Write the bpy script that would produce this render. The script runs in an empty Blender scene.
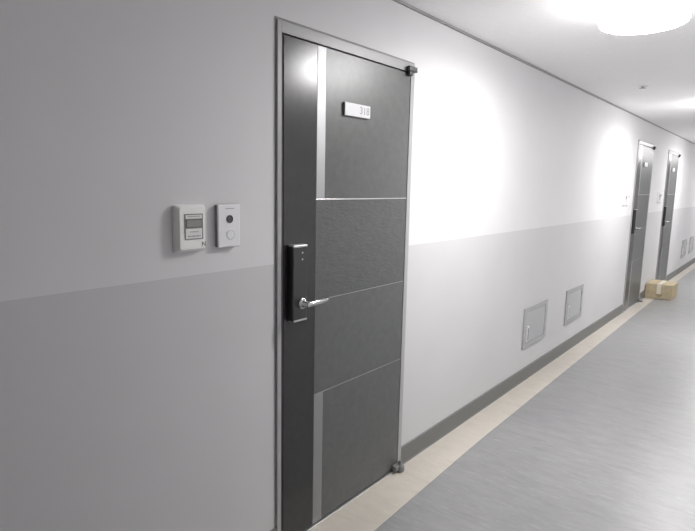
import bpy, bmesh, math, random
from mathutils import Vector, Matrix
random.seed(7)
C = bpy.context.scene
COL = C.collection
pi = math.pi

# ------------------------------------------------------------------ helpers
def obj(name, bm, mat=None, parent=None, smooth=False, loc=None):
    me = bpy.data.meshes.new(name)
    bmesh.ops.recalc_face_normals(bm, faces=bm.faces[:])
    if smooth:
        for f in bm.faces: f.smooth = True
    bm.to_mesh(me); bm.free()
    if mat: me.materials.append(mat)
    o = bpy.data.objects.new(name, me); COL.objects.link(o)
    if parent: o.parent = parent
    if loc: o.location = loc
    if smooth:
        try: me.set_sharp_from_angle(angle=math.radians(40))
        except Exception: pass
    return o

def empty(name, loc=(0, 0, 0)):
    o = bpy.data.objects.new(name, None); COL.objects.link(o)
    o.location = loc; o.empty_display_size = 0.1
    return o

def tag(o, label=None, cat=None, group=None, kind=None):
    for k, v in (('label', label), ('category', cat), ('group', group), ('kind', kind)):
        if v: o[k] = v
    return o

def dup(o, parent=None):
    c = o.copy(); COL.objects.link(c)
    if parent: c.parent = parent
    for ch in list(o.children): dup(ch, c)
    return c

def add_box(bm, a, b, bev=0, seg=2):
    x0, y0, z0 = a; x1, y1, z1 = b
    v = [bm.verts.new(p) for p in ((x0,y0,z0),(x1,y0,z0),(x1,y1,z0),(x0,y1,z0),(x0,y0,z1),(x1,y0,z1),(x1,y1,z1),(x0,y1,z1))]
    fs = [bm.faces.new([v[i] for i in q]) for q in ((0,3,2,1),(4,5,6,7),(0,1,5,4),(1,2,6,5),(2,3,7,6),(3,0,4,7))]
    if bev:
        es = list({e for f in fs for e in f.edges})
        bmesh.ops.bevel(bm, geom=es, offset=bev, segments=seg, profile=0.5, affect='EDGES')
    return bm

def box(a, b, bev=0, seg=2):
    return add_box(bmesh.new(), a, b, bev, seg)

def add_lathe(bm, prof, origin, axis='z', n=32):
    """prof: (radius, height) pairs; revolved about axis through origin. axis '-y' points at the viewer."""
    ox, oy, oz = origin; rings = []
    for r, h in prof:
        ring = []
        if r < 1e-6:
            ring = [bm.verts.new((ox, oy, oz+h) if axis == 'z' else (ox, oy-h, oz))]
        else:
            for i in range(n):
                a = 2*pi*i/n
                if axis == 'z': p = (ox+r*math.cos(a), oy+r*math.sin(a), oz+h)
                else: p = (ox+r*math.cos(a), oy-h, oz+r*math.sin(a))
                ring.append(bm.verts.new(p))
        rings.append(ring)
    for A, B in zip(rings, rings[1:]):
        for i in range(n):
            j = (i+1) % n
            if len(A) == 1 and len(B) == 1: continue
            if len(A) == 1: bm.faces.new((A[0], B[i], B[j]))
            elif len(B) == 1: bm.faces.new((A[i], A[j], B[0]))
            else: bm.faces.new((A[i], A[j], B[j], B[i]))
    return bm

def lathe(prof, origin, axis='z', n=32): return add_lathe(bmesh.new(), prof, origin, axis, n)

def add_tube(bm, pts, radii, n=14, squash=1.0):
    rings = []
    for k, p in enumerate(pts):
        p = Vector(p)
        t = (Vector(pts[min(k+1, len(pts)-1)]) - Vector(pts[max(k-1, 0)])).normalized()
        s = t.cross(Vector((0, 0, 1)))
        if s.length < 1e-4: s = Vector((1, 0, 0))
        s.normalize(); u = s.cross(t)
        rings.append([bm.verts.new(p + s*math.cos(2*pi*i/n)*radii[k]*squash + u*math.sin(2*pi*i/n)*radii[k]) for i in range(n)])
    for A, B in zip(rings, rings[1:]):
        for i in range(n): bm.faces.new((A[i], A[(i+1) % n], B[(i+1) % n], B[i]))
    bm.faces.new(rings[0]); bm.faces.new(rings[-1][::-1])
    return bm

def text_obj(name, s, size, loc, mat, parent, depth=0.0006, sx=1.0):
    cu = bpy.data.curves.new(name, 'FONT'); cu.body = s; cu.size = size
    cu.extrude = depth; cu.align_x = 'CENTER'; cu.align_y = 'CENTER'
    t = bpy.data.objects.new(name+'_src', cu); COL.objects.link(t)
    bpy.context.view_layer.update()
    me = bpy.data.meshes.new_from_object(t.evaluated_get(bpy.context.evaluated_depsgraph_get()))
    bpy.data.objects.remove(t); me.name = name
    me.transform(Matrix.Translation(loc) @ Matrix.Rotation(pi/2, 4, 'X') @ Matrix.Diagonal((sx, 1, 1, 1)))
    me.materials.clear(); me.materials.append(mat)
    o = bpy.data.objects.new(name, me); COL.objects.link(o); o.parent = parent
    return o

# ------------------------------------------------------------------ materials
def mat(name, col, rough=0.5, metal=0.0, spec=0.5, coat=0.0):
    m = bpy.data.materials.new(name); m.use_nodes = True
    b = m.node_tree.nodes['Principled BSDF']
    b.inputs['Base Color'].default_value = (*col, 1)
    b.inputs['Roughness'].default_value = rough
    b.inputs['Metallic'].default_value = metal
    b.inputs['Specular IOR Level'].default_value = spec
    b.inputs['Coat Weight'].default_value = coat
    return m

class NT:
    def __init__(s, m): s.m = m; s.t = m.node_tree; s.b = s.t.nodes['Principled BSDF']
    def n(s, kind, **kw):
        nd = s.t.nodes.new(kind)
        for k, v in kw.items(): setattr(nd, k, v)
        return nd
    def l(s, a, b): s.t.links.new(a, b)
    def coords(s, scale=(1, 1, 1), rot=(0, 0, 0), kind='Object'):
        mp = s.n('ShaderNodeMapping'); mp.inputs['Scale'].default_value = scale; mp.inputs['Rotation'].default_value = rot
        if kind == 'World':
            g = s.n('ShaderNodeNewGeometry'); s.l(g.outputs['Position'], mp.inputs[0])
        else:
            tc = s.n('ShaderNodeTexCoord'); s.l(tc.outputs[kind], mp.inputs[0])
        return mp.outputs[0]
    def noise(s, vec, scale, detail=3, rough=0.5):
        x = s.n('ShaderNodeTexNoise'); x.inputs['Scale'].default_value = scale
        x.inputs['Detail'].default_value = detail; x.inputs['Roughness'].default_value = rough
        s.l(vec, x.inputs['Vector']); return x.outputs['Fac']
    def ramp(s, fac, stops):
        r = s.n('ShaderNodeValToRGB'); e = r.color_ramp.elements
        while len(e) < len(stops): e.new(0.5)
        for q, (p, c) in zip(e, stops): q.position = p; q.color = (*c, 1)
        s.l(fac, r.inputs[0]); return r.outputs[0]
    def mix(s, a, b, fac, mode='MIX'):
        x = s.n('ShaderNodeMix', data_type='RGBA', blend_type=mode)
        if isinstance(fac, (int, float)): x.inputs[0].default_value = fac
        else: s.l(fac, x.inputs[0])
        for i, q in ((6, a), (7, b)):
            if isinstance(q, tuple): x.inputs[i].default_value = (*q, 1)
            else: s.l(q, x.inputs[i])
        return x.outputs[2]
    def bump(s, h, strength, dist=0.002):
        x = s.n('ShaderNodeBump'); x.inputs['Strength'].default_value = strength; x.inputs['Distance'].default_value = dist
        s.l(h, x.inputs['Height']); s.l(x.outputs[0], s.b.inputs['Normal'])

BAND = 1.238
# two-tone painted wall: pale above, a shade greyer below
M_wall = mat('wall_paint', (0.7, 0.7, 0.7), 0.72, spec=0.18)
t = NT(M_wall)
g = t.n('ShaderNodeNewGeometry'); sp = t.n('ShaderNodeSeparateXYZ'); t.l(g.outputs['Position'], sp.inputs[0])
lt = t.n('ShaderNodeMath', operation='GREATER_THAN'); t.l(sp.outputs['Z'], lt.inputs[0]); lt.inputs[1].default_value = BAND
c = t.mix((0.578, 0.573, 0.582), (0.685, 0.68, 0.69), lt.outputs[0])
w = t.coords((1, 1, 1), kind='World')
n1 = t.noise(w, 2.2, 4, 0.6)
c = t.mix(c, t.ramp(n1, ((0.3, (0.965, 0.965, 0.96)), (0.7, (1, 1, 1)))), 1.0, 'MULTIPLY')
vm = t.n('ShaderNodeMapping'); vm.inputs['Location'].default_value = (-1.468/0.02, 0, -0.935/0.06); vm.inputs['Scale'].default_value = (1/0.02, 0, 1/0.06)
t.l(g.outputs['Position'], vm.inputs[0]); ln = t.n('ShaderNodeVectorMath', operation='LENGTH'); t.l(vm.outputs[0], ln.inputs[0])
c = t.mix(c, t.ramp(ln.outputs['Value'], ((0.0, (0.62, 0.62, 0.61)), (1.0, (1, 1, 1)))), 1.0, 'MULTIPLY')
t.l(c, t.b.inputs['Base Color'])
t.bump(t.noise(w, 160, 3, 0.6), 0.12, 0.001)

M_white = mat('bounce_white_paint', (0.88, 0.878, 0.882), 0.75, spec=0.15)  # unseen walls made whiter than the corridor paint to bounce more light
M_ceil = mat('ceiling_paint', (0.70, 0.695, 0.705), 0.8, spec=0.12)
t = NT(M_ceil); w = t.coords((1, 1, 1), kind='World')
t.l(t.mix((0.93, 0.928, 0.932), t.ramp(t.noise(w, 40, 4, 0.7), ((0.35, (0.965, 0.965, 0.965)), (0.65, (1, 1, 1)))), 1.0, 'MULTIPLY'), t.b.inputs['Base Color'])
t.bump(t.noise(w, 90, 3, 0.6), 0.2, 0.002)

# vinyl sheet flooring streaked across the corridor
def vinyl(name, stops, light, rough):
    m = mat(name, (0.4, 0.4, 0.4), rough, spec=0.5)
    t = NT(m)
    v = t.coords((7.0, 1.8, 1), rot=(0, 0, 0.42), kind='World')
    base = t.ramp(t.noise(v, 2.4, 6, 0.62), stops)
    v2 = t.coords((34.0, 7.0, 1), rot=(0, 0, 0.42), kind='World')
    fl = t.ramp(t.noise(v2, 1.6, 4, 0.6), ((0.56, (0, 0, 0)), (0.78, (1, 1, 1))))
    c = t.mix(base, light, fl)
    c = t.mix(c, t.ramp(t.noise(t.coords((1, 1, 1), kind='World'), 7.0, 6, 0.7), ((0.3, (0.93, 0.93, 0.93)), (0.7, (1.03, 1.03, 1.03)))), 1.0, 'MULTIPLY')
    big = t.noise(t.coords((1, 1, 1), kind='World'), 1.3, 2, 0.5)
    c = t.mix(c, t.ramp(big, ((0.3, (0.92, 0.92, 0.93)), (0.7, (1, 1, 1)))), 1.0, 'MULTIPLY')
    t.l(c, t.b.inputs['Base Color'])
    rr = t.n('ShaderNodeMapRange'); rr.inputs[3].default_value = rough-0.05; rr.inputs[4].default_value = rough+0.07
    t.l(big, rr.inputs[0]); t.l(rr.outputs[0], t.b.inputs['Roughness'])
    return m
M_floor = vinyl('grey_streaked_vinyl', ((0.2, (0.238, 0.242, 0.244)), (0.5, (0.282, 0.283, 0.283)), (0.8, (0.318, 0.315, 0.312))), (0.365, 0.36, 0.352), 0.34)
M_border = vinyl('beige_streaked_vinyl', ((0.25, (0.49, 0.455, 0.40)), (0.5, (0.545, 0.505, 0.445)), (0.8, (0.58, 0.54, 0.48))), (0.61, 0.575, 0.515), 0.36)

M_base = mat('grey_vinyl_baseboard', (0.15, 0.15, 0.146), 0.5)
M_mould = mat('grey_plastic_edge_mould', (0.30, 0.30, 0.30), 0.5)
M_frame = mat('light_grey_enamel', (0.35, 0.35, 0.352), 0.38, spec=0.5)
M_seal = mat('grey_sealant', (0.27, 0.27, 0.27), 0.7)
M_black = mat('black_rubber', (0.02, 0.02, 0.02), 0.6)

def film(name, col, rough, spec=0.5, speck=0.0):
    m = mat(name, col, rough, spec=spec); t = NT(m)
    v = t.coords((1, 1, 1))
    n = t.noise(v, 26, 5, 0.7)
    d = tuple(x*0.86 for x in col); u = tuple(min(1, x*1.1) for x in col)
    t.l(t.ramp(n, ((0.3, d), (0.7, u))), t.b.inputs['Base Color'])
    t.bump(t.noise(v, 420, 2, 0.5), 0.05, 0.0006)
    return m
M_panel = film('grey_door_film', (0.100, 0.105, 0.102), 0.36)
M_stile = film('dark_glossy_door_film', (0.031, 0.031, 0.0315), 0.23)
M_leafedge = mat('grey_door_edge', (0.11, 0.11, 0.115), 0.35)
# embossed ripple panel
M_ripple = mat('embossed_grey_door_film', (0.1, 0.102, 0.102), 0.4)
t = NT(M_ripple)
v = t.coords((1.0, 1.0, 1.0))
t.l(t.ramp(t.noise(v, 26, 5, 0.7), ((0.3, (0.078, 0.082, 0.080)), (0.7, (0.098, 0.102, 0.100)))), t.b.inputs['Base Color'])
rp = t.n('ShaderNodeTexNoise'); rp.inputs['Scale'].default_value = 1.0; rp.inputs['Detail'].default_value = 1.5
rp.inputs['Distortion'].default_value = 0.7; t.l(t.coords((24, 1, 82)), rp.inputs['Vector'])
t.bump(rp.outputs['Fac'], 0.32, 0.008)


M_strip = mat('brushed_aluminium', (0.35, 0.35, 0.355), 0.5, metal=0.9)
t = NT(M_strip); t.bump(t.noise(t.coords((300, 300, 2)), 1.0, 2, 0.5), 0.08, 0.0008)
M_line = mat('bright_metal_line', (0.75, 0.75, 0.74), 0.3, metal=0.9)
M_chrome = mat('chrome', (0.48, 0.48, 0.49), 0.12, metal=1.0)
M_hinge = mat('dark_grey_metal', (0.045, 0.045, 0.045), 0.5, metal=0.0)
M_hingelow = mat('worn_grey_metal', (0.24, 0.24, 0.24), 0.45, metal=0.5)
M_lock = mat('dark_lock_plastic', (0.03, 0.03, 0.031), 0.28)
M_lockcap = mat('satin_grey_metal', (0.45, 0.45, 0.45), 0.35, metal=0.5)
M_plate = mat('white_acrylic_plate', (0.78, 0.78, 0.8), 0.3)
M_number = mat('grey_number_print', (0.38, 0.38, 0.39), 0.6)
M_plastic = mat('white_plastic', (0.86, 0.855, 0.84), 0.42)
M_label = mat('pale_label', (0.78, 0.775, 0.77), 0.5)
M_outline = mat('grey_label_outline', (0.2, 0.2, 0.2), 0.55)
M_lcd = mat('grey_display', (0.26, 0.265, 0.25), 0.3)
M_print = mat('dark_print', (0.16, 0.16, 0.16), 0.6)
M_silver = mat('silver_plastic', (0.76, 0.76, 0.775), 0.36, metal=0.05)
M_darkside = mat('dark_grey_plastic', (0.16, 0.16, 0.165), 0.45)
M_lens = mat('dark_lens', (0.03, 0.03, 0.035), 0.12, coat=0.5)
M_hatch = mat('grey_painted_steel', (0.42, 0.425, 0.43), 0.42)
M_hatchf = mat('grey_painted_steel_frame', (0.37, 0.375, 0.38), 0.42)
M_latch = mat('bright_steel', (0.75, 0.75, 0.75), 0.3, metal=0.3)
M_slot = mat('dark_slot', (0.05, 0.05, 0.05), 0.6)

M_card = mat('brown_cardboard', (0.50, 0.40, 0.25), 0.8, spec=0.15)
t = NT(M_card); v = t.coords((1, 1, 1))
t.l(t.ramp(t.noise(v, 9, 5, 0.65), ((0.3, (0.40, 0.335, 0.22)), (0.7, (0.51, 0.435, 0.30)))), t.b.inputs['Base Color'])
M_tape = mat('clear_packing_tape', (0.68, 0.63, 0.54), 0.28)
M_ink = mat('brown_ink', (0.22, 0.16, 0.09), 0.7)

M_glow = mat('lit_opal_diffuser', (0.9, 0.9, 0.9), 0.4)
b = M_glow.node_tree.nodes['Principled BSDF']
b.inputs['Emission Color'].default_value = (1.0, 0.985, 0.985, 1)
b.inputs['Emission Strength'].default_value = 128
M_glowside = mat('lit_opal_side', (0.9, 0.9, 0.9), 0.4)
b = M_glowside.node_tree.nodes['Principled BSDF']
b.inputs['Emission Color'].default_value = (1.0, 0.985, 0.985, 1)
b.inputs['Emission Strength'].default_value = 14
M_lampring = mat('white_lamp_ring', (0.8, 0.8, 0.8), 0.4)

# ------------------------------------------------------------------ the setting
CEIL = 2.417
X0, X1 = -4.5, 17.0
YR = -2.25
doors = (0.0, 6.05, 8.11)          # shift of each door along the corridor
D0, D1, DT = 1.476, 2.421, 2.151     # outer frame of the first door
HO0, HO1, HOT = 1.488, 2.405, 2.13   # hole in the wall behind the frame

bm = bmesh.new()
xs = [X0]
for s in doors: xs += [HO0+s, HO1+s]
xs.append(X1)
for i in range(0, len(xs), 2): add_box(bm, (xs[i], 0, 0), (xs[i+1], 0.16, CEIL))
for s in doors: add_box(bm, (HO0+s, 0, HOT), (HO1+s, 0.16, CEIL))
tag(obj('wall_left', bm, M_wall), 'long corridor wall painted pale grey above and darker grey below', 'wall', kind='structure')
tag(obj('wall_right', box((X0, YR-0.16, 0), (X1, YR, CEIL)), M_white), 'opposite corridor wall outside the photo', 'wall', kind='structure')
tag(obj('wall_back', box((X0-0.16, YR-0.16, 0), (X0, 0.16, CEIL)), M_white), 'near end wall of the corridor behind the viewer', 'wall', kind='structure')
tag(obj('wall_far', box((X1, YR-0.16, 0), (X1+0.16, 0.16, CEIL)), M_wall), 'far end wall of the corridor', 'wall', kind='structure')
tag(obj('ceiling', box((X0-0.16, YR-0.16, CEIL), (X1+0.16, 0.16, CEIL+0.12)), M_ceil), 'pale matte corridor ceiling', 'ceiling', kind='structure')
tag(obj('floor', box((X0-0.16, YR-0.16, -0.12), (X1+0.16, 0.16, 0)), M_floor), 'grey streaked vinyl corridor floor', 'floor', kind='structure')

# beige border sheet beside the wall (welded in, 1 mm proud); its cut edge runs slightly off parallel
bm = bmesh.new()
e0, e1 = -0.262, -0.128
pts = [(X0, -0.001), (X1, -0.001), (X1, -0.11), (9.0, -0.14), (4.6, -0.187), (3.0, -0.206), (1.8, -0.242), (X0, -0.262)]
lo = [bm.verts.new((x, y, 0.0)) for x, y in pts]; hi = [bm.verts.new((x, y, 0.0012)) for x, y in pts]
bm.faces.new(hi); bm.faces.new(lo[::-1])
for i in range(len(pts)):
    j = (i+1) % len(pts); bm.faces.new((lo[i], lo[j], hi[j], hi[i]))
tag(obj('trim_1', bm, M_border), 'beige vinyl border strip along the foot of the wall', 'floor border', kind='structure')

# baseboards between the doors
segs = [(X0, D0)] + [(D1+doors[i], D0+doors[i+1]) for i in range(2)] + [(D1+doors[2], X1)]
labs = ['grey baseboard left of the nearest door', 'grey baseboard under the two small hatches', 'grey baseboard behind the cardboard box', 'grey baseboard beyond the farthest door']
for (a, b_), lb in zip(segs, labs):
    bm = bmesh.new()
    prof = [(0, 0.0012), (-0.014, 0.0012), (-0.009, 0.008), (-0.008, 0.104), (-0.005, 0.108), (0, 0.108)]
    A = [bm.verts.new((a+0.0005, y, z)) for y, z in prof]; B = [bm.verts.new((b_-0.0005, y, z)) for y, z in prof]
    bm.faces.new(A); bm.faces.new(B[::-1])
    for i in range(len(prof)):
        j = (i+1) % len(prof); bm.faces.new((A[i], A[j], B[j], B[i]))
    tag(obj('baseboard_left', bm, M_base), lb, 'baseboard', kind='structure')
# edge mould at the wall/ceiling joint
tag(obj('trim_2', box((X0, -0.014, CEIL-0.012), (X1, 0, CEIL), 0.002), M_mould), 'thin grey edge mould where wall meets ceiling', 'moulding', kind='structure')

# ------------------------------------------------------------------ entrance door
def make_door():
    root = empty('door_1', ((D0+D1)/2, 0, 0))
    ox = (D0+D1)/2
    def B(a, b_, bev=0, seg=2):
        return box((a[0]-ox, a[1], a[2]), (b_[0]-ox, b_[1], b_[2]), bev, seg)
    # frame: two jambs, head and sill, standing 18 mm proud of the wall
    bm = bmesh.new()
    I0, I1, IT = 1.4985, 2.388, 2.109
    FY = -0.010
    def P(a, b_, bev=0.0015): add_box(bm, (a[0]-ox, a[1], a[2]), (b_[0]-ox, b_[1], b_[2]), bev)
    P((D0, FY, 0), (I0, 0.14, DT)); P((I1, FY, 0), (D1, 0.14, DT))
    P((I0, FY, IT), (I1, 0.14, DT))
    # rebate the leaf closes on
    P((I0, 0.045, 0.004), (I0+0.02, 0.07, IT), 0); P((I1-0.02, 0.045, 0.004), (I1, 0.07, IT), 0); P((I0, 0.045, IT-0.02), (I1, 0.07, IT), 0)
    obj('door_frame', bm, M_frame, root)
    bm = bmesh.new()
    for a, b_ in (((D0-0.005, -0.0025, 0.0), (D0, 0.001, DT+0.006)), ((D1, -0.0025, 0.108), (D1+0.005, 0.001, DT+0.006)), ((D0-0.004, -0.003, DT), (D1+0.004, 0.001, DT+0.010))):
        P(a, b_, 0)
    obj('sealant_bead', bm, M_seal, root)
    obj('threshold', B((I0, -0.020, 0.0012), (I1, 0.12, 0.007), 0.002), M_line, root)
    # leaf and what its face is made of
    LY = -0.007
    L0, L1, LB, LT = 1.5025, 2.3845, 0.011, 2.1045
    leaf = obj('door_leaf', B((L0, LY, LB), (L1, 0.04, LT), 0.003, 3), M_leafedge, root)
    F = LY-0.0018
    obj('stile_panel', B((L0+0.006, F-0.0012, LB+0.002), (1.6965, LY+0.001, LT-0.002), 0.001), M_stile, leaf)
    obj('upper_panel', B((1.752, F, 1.4905), (L1-0.002, LY+0.001, LT-0.002), 0.0006), M_panel, leaf)
    obj('ripple_panel', B((1.698, F, 1.0575), (L1-0.002, LY+0.001, 1.4855), 0.0006), M_ripple, leaf)
    obj('middle_panel', B((1.698, F, 0.6345), (L1-0.002, LY+0.001, 1.0545), 0.0006), M_panel, leaf)
    obj('lower_panel', B((1.759, F, LB+0.002), (L1-0.002, LY+0.001, 0.6305), 0.0006), M_panel, leaf)
    tag(obj('metal_strip', B((1.698, F-0.0008, 1.4905), (1.751, LY+0.001, LT-0.002), 0.001), M_strip, leaf), 'upper brushed metal strip')
    tag(obj('metal_strip', B((1.698, F-0.0008, LB+0.002), (1.758, LY+0.001, 0.6305), 0.001), M_strip, leaf), 'lower brushed metal strip')
    for z, th in ((1.488, 0.0038), (1.056, 0.003), (0.6325, 0.004)):
        obj('inlay_line', B((1.698, F-0.0022, z-th/2), (L1-0.002, LY+0.001, z+th/2), 0.0006), M_line if z > 1.4 else M_strip, leaf)
    # number plate
    pl = obj('number_plate', B((1.8605, F-0.009, 1.8455), (2.042, F, 1.902), 0.001), M_darkside, root)  # dark offset backing paints in the plate's shadow at its left and bottom edges
    tag(obj('plate_face', B((1.8635, F-0.012, 1.8485), (2.043, F-0.008, 1.903), 0.001), M_plate, pl), 'white front of the number plate')
    # pivot hinges on the corridor side
    bm = bmesh.new()
    P((2.338, -0.034, 2.107), (2.408, -0.011, 2.132), 0.003)
    P((2.344, -0.031, 2.088), (2.378, -0.011, 2.108), 0.004)
    hg = obj('pivot_hinge', bm, M_hinge, root, smooth=True)
    obj('hinge_pin', lathe([(0, 0), (0.007, 0), (0.007, 0.012), (0.004, 0.015), (0, 0.015)], (2.409-ox, -0.026, 2.108), 'z', 14), M_lockcap, hg, smooth=True)
    bm = bmesh.new()
    add_lathe(bm, [(0, 0.0), (0.020, 0.0), (0.024, 0.006), (0.024, 0.024), (0.018, 0.034), (0.012, 0.042), (0.010, 0.058), (0, 0.060)], (2.372-ox, -0.038, 0.0035), 'z', 24)
    P((2.322, -0.044, 0.012), (2.374, -0.011, 0.044), 0.008, )
    obj('pivot_hinge', bm, M_hingelow, root, smooth=True)
    # digital lock
    S = F-0.0012
    lock = obj('door_lock', B((1.532, S-0.031, 0.998), (1.617, S, 1.306), 0.006, 3), M_lock, root)
    obj('lock_cap', B((1.5335, S-0.0325, 1.298), (1.6155, S, 1.3095), 0.004, 2), M_lockcap, lock)
    obj('lock_cap', B((1.5345, S-0.0325, 0.995), (1.6145, S-0.002, 1.004), 0.003, 2), M_lockcap, lock)
    for zz in (1.277, 1.250):
        obj('indicator', lathe([(0.0045, 0), (0.0045, 0.0010), (0, 0.0012)], (1.585-ox, S-0.0309, zz), '-y', 12), M_lockcap, lock)
    yf = S-0.031
    bm = bmesh.new()
    add_lathe(bm, [(0.0235, 0), (0.0235, 0.006), (0.019, 0.010), (0.014, 0.011), (0.0125, 0.014), (0.0125, 0.036), (0.009, 0.043), (0, 0.044)], (1.583-ox, yf, 1.068), '-y', 28)
    add_tube(bm, [(1.576-ox, yf-0.034, 1.068), (1.60-ox, yf-0.038, 1.0685), (1.64-ox, yf-0.040, 1.069), (1.68-ox, yf-0.040, 1.071), (1.705-ox, yf-0.036, 1.073), (1.713-ox, yf-0.028, 1.074)],
             [0.0105, 0.0110, 0.0100, 0.0092, 0.0085, 0.0055], 16, 0.7)
    tag(obj('lever_handle', bm, M_chrome, lock, smooth=True), 'chrome lever handle')
    return root

d1 = make_door()
tag(d1, 'nearest door, large dark grey with digital lock and number plate', 'door', kind='structure')
d2 = dup(d1); d2.name = 'door_2'; d2.location.x += doors[1]
tag(d2, 'second dark grey door, left of the cardboard box', 'door', kind='structure')
d3 = dup(d1); d3.name = 'door_3'; d3.location.x += doors[2]
tag(d3, 'farthest dark grey door, behind the cardboard box', 'door', kind='structure')
pl = [c_ for c_ in d1.children if c_.name.startswith('number_plate')][0]
F_PLATE = -0.007-0.0018-0.0122
text_obj('plate_number', '318', 0.046, (2.000-(D0+D1)/2, F_PLATE, 1.876), M_number, pl, sx=1.05)

# ------------------------------------------------------------------ boxes beside the doors
def make_meter():
    root = empty('meter_unit', (1.0765, 0, 1.3995))
    bm = bmesh.new()                                            # back box with a bevelled cover
    w, h = 0.0585, 0.0775
    prof = [(0.0, 1.0), (0.010, 1.0), (0.014, 0.985), (0.024, 0.93), (0.027, 0.905)]
    rings = []
    for d, k in prof:
        hw, hh = w-(1-k)*0.1, h-(1-k)*0.1
        r = 0.009; ring = []
        for cx, cz, a0 in ((hw-r, hh-r, 0), (-hw+r, hh-r, 90), (-hw+r, -hh+r, 180), (hw-r, -hh+r, 270)):
            for q in range(5):
                a = math.radians(a0+q*22.5); ring.append(bm.verts.new((cx+r*math.cos(a), -d, cz+r*math.sin(a))))
        rings.append(ring)
    for A, Bq in zip(rings, rings[1:]):
        for i in range(len(A)): bm.faces.new((A[i], A[(i+1) % len(A)], Bq[(i+1) % len(A)], Bq[i]))
    bm.faces.new(rings[-1]); bm.faces.new(rings[0][::-1])
    obj('housing', bm, M_plastic, root, smooth=True)
    y = -0.027
    lab = obj('label_panel', box((-0.029, y-0.0012, -0.034), (0.037, y, 0.046), 0.0004), M_label, root)
    bm = bmesh.new(); t_ = 0.0028
    for a, b_ in (((-0.031, -0.036), (-0.031+t_, 0.048)), ((0.039-t_, -0.036), (0.039, 0.048)), ((-0.031+t_, -0.036), (0.039-t_, -0.036+t_)), ((-0.031+t_, 0.048-t_), (0.039-t_, 0.048))):
        add_box(bm, (a[0], y-0.002, a[1]), (b_[0], y, b_[1]))
    obj('label_outline', bm, M_outline, lab)
    scr = obj('display_screen', box((-0.024, y-0.0032, 0.003), (0.034, y, 0.030), 0.0008), M_lcd, root)
    bm = bmesh.new()
    for a, b_ in (((-0.026, 0.027), (0.036, 0.032)), ((-0.026, 0.001), (0.036, 0.006)), ((-0.026, 0.006), (-0.0235, 0.027)), ((0.0335, 0.006), (0.036, 0.027))):
        add_box(bm, (a[0], y-0.0036, a[1]), (b_[0], y, b_[1]))
    obj('screen_bezel', bm, M_print, scr)
    def dashes(x0, x1, z, hh, step):                            # one illegible line of print: a rule broken into word shapes
        bm = bmesh.new(); x = x0; add_box(bm, (x0, y-0.0015, z-hh*0.12), (x1, y, z+hh*0.12))
        while x < x1:
            l_ = step*random.uniform(0.5, 0.85); add_box(bm, (x, y-0.0017, z-hh/2), (min(x+l_, x1), y, z+hh/2)); x += step
        obj('print_line', bm, M_number, lab)
    dashes(-0.018, 0.028, 0.0395, 0.0032, 0.005)
    dashes(-0.012, 0.022, -0.011, 0.003, 0.0045)
    dashes(-0.020, 0.030, -0.0255, 0.0042, 0.008)
    text_obj('printed_letter', 'N', 0.022, (0.0425, y-0.0004, -0.054), M_outline, root)
    return root

def make_intercom():
    root = empty('door_intercom', (1.232, 0, 1.4005))
    obj('back_box', box((-0.047, -0.016, -0.0735), (0.047, 0, 0.0735), 0.003), M_darkside, root)
    obj('face_plate', box((-0.0475, -0.022, -0.0745), (0.0475, -0.014, 0.0745), 0.0028, 3), M_silver, root)
    y = -0.022
    cam = obj('camera_lens', lathe([(0.0145, -0.002), (0.0145, 0.0015), (0.0125, 0.002), (0.0115, 0.0008), (0.006, 0.0016), (0, 0.002)], (0.0015, y, 0.024), '-y', 28), M_lens, root, smooth=True)
    btn = obj('call_button', lathe([(0.0185, -0.001), (0.0185, 0.0006), (0.0175, 0.0011), (0.0165, 0.0004), (0.0155, 0.0004), (0.0148, 0.0006), (0.008, 0.0007), (0, 0.0007)], (0.005, y, -0.0315), '-y', 32), M_silver, root, smooth=True)
    bm = bmesh.new()
    n = 30
    for i in range(n):                                         # thin dark gap ring round the button
        a, b_ = 2*pi*i/n, 2*pi*(i+1)/n
        q = [bm.verts.new((0.005+r*math.cos(k), y-0.0007, -0.0315+r*math.sin(k))) for r, k in ((0.0155, a), (0.0155, b_), (0.0172, b_), (0.0172, a))]
        bm.faces.new(q)
    obj('button_ring', bm, M_number, btn)
    bm = bmesh.new(); x = -0.016; add_box(bm, (-0.016, y-0.0003, 0.0603), (0.020, y, 0.0611))
    while x < 0.020:
        l_ = random.uniform(0.002, 0.004); add_box(bm, (x, y-0.0004, 0.059), (x+l_, y, 0.0625)); x += l_+0.0016
    obj('maker_print', bm, M_number, root)
    return root

me1 = make_meter(); ic1 = make_intercom()
G1, G2 = 'meter boxes beside the doors', 'intercom panels beside the doors'
tag(me1, 'white meter box with grey display, left of the nearest door', 'meter', G1)
tag(ic1, 'silver intercom with round dark lens, beside the nearest door', 'intercom', G2)
for sh, dz, wh in ((5.965, 0.045, 'second door'), (8.03, 0.05, 'farthest door')):
    a = dup(me1); a.location.x += sh; a.location.z += dz
    tag(a, 'small white meter box on the wall left of the %s' % wh, 'meter', G1)
    a = dup(ic1); a.location.x += sh; a.location.z += dz
    tag(a, 'small pale intercom on the wall just left of the %s' % wh, 'intercom', G2)

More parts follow.
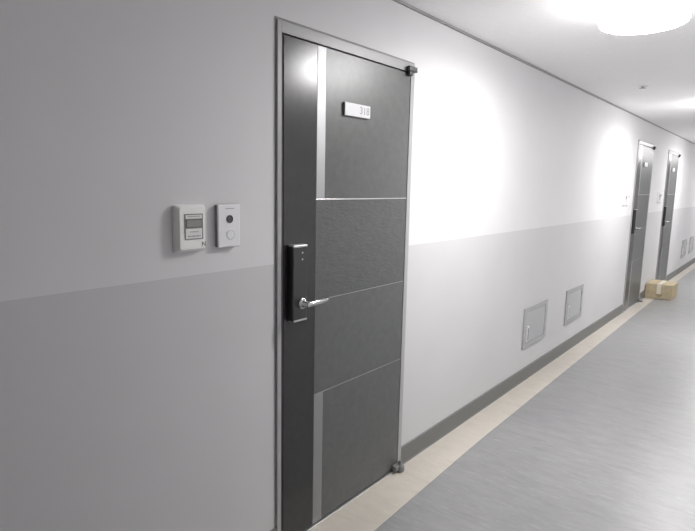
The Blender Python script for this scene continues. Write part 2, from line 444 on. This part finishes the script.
# ------------------------------------------------------------------ wall hatches
def make_hatch(name):
    W, H = 0.52, 0.33
    root = empty(name, (0, 0, 0.443))
    bm = bmesh.new(); w, h, f = W/2, H/2, 0.052
    for a, b_ in (((-w, -h), (-w+f, h)), ((w-f, -h), (w, h)), ((-w+f, -h), (w-f, -h+0.034)), ((-w+f, h-0.034), (w-f, h))):
        add_box(bm, (a[0], -0.010, a[1]), (b_[0], 0, b_[1]), 0.0015)
    obj('hatch_frame', bm, M_hatchf, root)
    p = obj('hatch_door', box((-w+f+0.004, -0.008, -h+0.038), (w-f-0.004, -0.001, h-0.038), 0.0015), M_hatch, root)
    bm = bmesh.new()
    add_box(bm, (-w+f+0.020, -0.0092, -0.105), (-w+f+0.056, -0.006, -0.002), 0.001)
    obj('pull_recess', bm, M_slot, p)
    bm = bmesh.new()
    add_box(bm, (-w+f+0.002, -0.018, -0.118), (-w+f+0.020, -0.006, -0.002), 0.003)
    add_box(bm, (-w+f+0.014, -0.016, -0.006), (-w+f+0.050, -0.006, 0.012), 0.003)
    obj('latch_handle', bm, M_latch, p)
    for z in (-0.085, 0.085):
        obj('hatch_hinge', lathe([(0, -0.022), (0.006, -0.022), (0.006, 0.022), (0, 0.022)], (w-f-0.001, -0.010, z), 'z', 12), M_hatchf, root)
    return root
G3 = 'small steel hatches low on the wall'
h1 = make_hatch('wall_hatch')
spots = ((4.404, 'larger-looking grey steel hatch low on wall, nearest the first door'),
         (5.432, 'second grey steel hatch low on wall, right of the larger-looking one'),
         (12.20, 'tiny grey hatch on far wall beyond the farthest door'),
         (13.16, 'tiny grey hatch at right photo edge, farthest along the wall'))
for i, (x, lb) in enumerate(spots):
    o = h1 if i == 0 else dup(h1)
    o.location.x = x; tag(o, lb, 'hatch', G3)
    if i >= 2: o.location.z = 0.455

# ------------------------------------------------------------------ cardboard box
bx = empty('cardboard_box', (9.07, -0.180, 0)); bx.rotation_euler.z = math.radians(0)
bx.location.z = 0.0014
obj('carton', box((-0.23, -0.172, 0), (0.23, 0.172, 0.205), 0.004), M_card, bx)
for s in (-1, 1):                                              # the two closing flaps, a fine gap between them
    obj('flap', box((-0.229, 0.001 if s > 0 else -0.171, 0.205), (0.229, 0.171 if s > 0 else -0.001, 0.2085), 0.001), M_card, bx)
bm = bmesh.new()
add_box(bm, (-0.2315, -0.026, 0.2086), (0.2315, 0.026, 0.2094))
add_box(bm, (-0.2315, -0.026, 0.07), (-0.2302, 0.026, 0.2094))
obj('packing_tape', bm, M_tape, bx)
for y0, y1, z0, z1 in ((-0.05, 0.035, 0.050, 0.062), (-0.035, 0.02, 0.034, 0.041)):
    obj('printed_mark', box((-0.2308, y0, z0), (-0.2298, y1, z1)), M_ink, bx)
tag(bx, 'taped brown cardboard box on the floor between the two far doors', 'box')

# ------------------------------------------------------------------ ceiling lights and sprinkler
LY_ = -0.94
def make_light():
    root = empty('ceiling_light', (2.85, LY_, CEIL))
    obj('lamp_base', lathe([(0, 0), (0.190, 0), (0.197, -0.004), (0.197, -0.014), (0.185, -0.020), (0, -0.020)], (0, 0, 0), 'z', 40), M_lampring, root, smooth=True)
    side = obj('diffuser_side', lathe([(0.180, -0.018), (0.184, -0.022), (0.184, -0.108), (0.182, -0.112)], (0, 0, 0), 'z', 48), M_glowside, root, smooth=True)
    tag(side, 'softly glowing side of the lamp')
    obj('diffuser', lathe([(0.182, -0.112), (0.178, -0.120), (0.169, -0.124), (0.10, -0.127), (0, -0.128)], (0, 0, 0), 'z', 48), M_glow, root, smooth=True)
    return root
l1 = make_light()
G4 = 'round ceiling lights along the corridor'
for i, (x, lb) in enumerate(((2.85, 'glowing round ceiling light at top right of the photo'), (6.6, 'round ceiling light before the second door'),
                             (10.3, 'round ceiling light above the farthest door'), (14.0, 'round ceiling light past the farthest door'))):
    o = l1 if i == 0 else dup(l1)
    o.location.x = x; tag(o, lb, 'ceiling light', G4)

sp_ = empty('sprinkler_head', (5.25, -0.464, CEIL))
obj('cover_plate', lathe([(0, 0), (0.042, 0), (0.042, -0.003), (0.035, -0.006), (0.02, -0.007), (0, -0.007)], (0, 0, 0), 'z', 28), M_lampring, sp_, smooth=True)
bm = bmesh.new()
add_lathe(bm, [(0, -0.007), (0.012, -0.008), (0.010, -0.012), (0.008, -0.014), (0.008, -0.017), (0.026, -0.018), (0.026, -0.020), (0, -0.021)], (0, 0, 0), 'z', 20)
obj('deflector', bm, M_hatchf, sp_, smooth=True)
tag(sp_, 'small round sprinkler head on the ceiling', 'sprinkler')

# ------------------------------------------------------------------ camera, world, view
yaw, pit, rol = 0.680107, 0.14875013, 0.0199792
f = Vector((math.cos(yaw)*math.cos(pit), math.sin(yaw)*math.cos(pit), -math.sin(pit)))
r = Vector((math.sin(yaw), -math.cos(yaw), 0)); u = r.cross(f)
r2 = r*math.cos(rol)+u*math.sin(rol); u2 = -r*math.sin(rol)+u*math.cos(rol)
cam = bpy.data.cameras.new('camera'); co = bpy.data.objects.new('camera', cam); COL.objects.link(co)
mt = Matrix(((r2.x, u2.x, -f.x), (r2.y, u2.y, -f.y), (r2.z, u2.z, -f.z))).to_4x4()
mt.translation = Vector((0, -1.55763524, 1.55591086))
co.matrix_world = mt
cam.sensor_fit = 'HORIZONTAL'; cam.sensor_width = 36; cam.lens = 546.16775*36/695; cam.clip_start = 0.02
C.camera = co

wd = bpy.data.worlds.new('world'); C.world = wd; wd.use_nodes = True
wd.node_tree.nodes['Background'].inputs[0].default_value = (0.5, 0.5, 0.52, 1)
wd.node_tree.nodes['Background'].inputs[1].default_value = 0.05
C.view_settings.view_transform = 'Standard'; C.view_settings.look = 'None'
C.view_settings.gamma = 1; C.view_settings.use_curve_mapping = False
C.view_settings.exposure = -0.04
C.cycles.use_denoising = True
C.cycles.max_bounces = 16; C.cycles.diffuse_bounces = 12
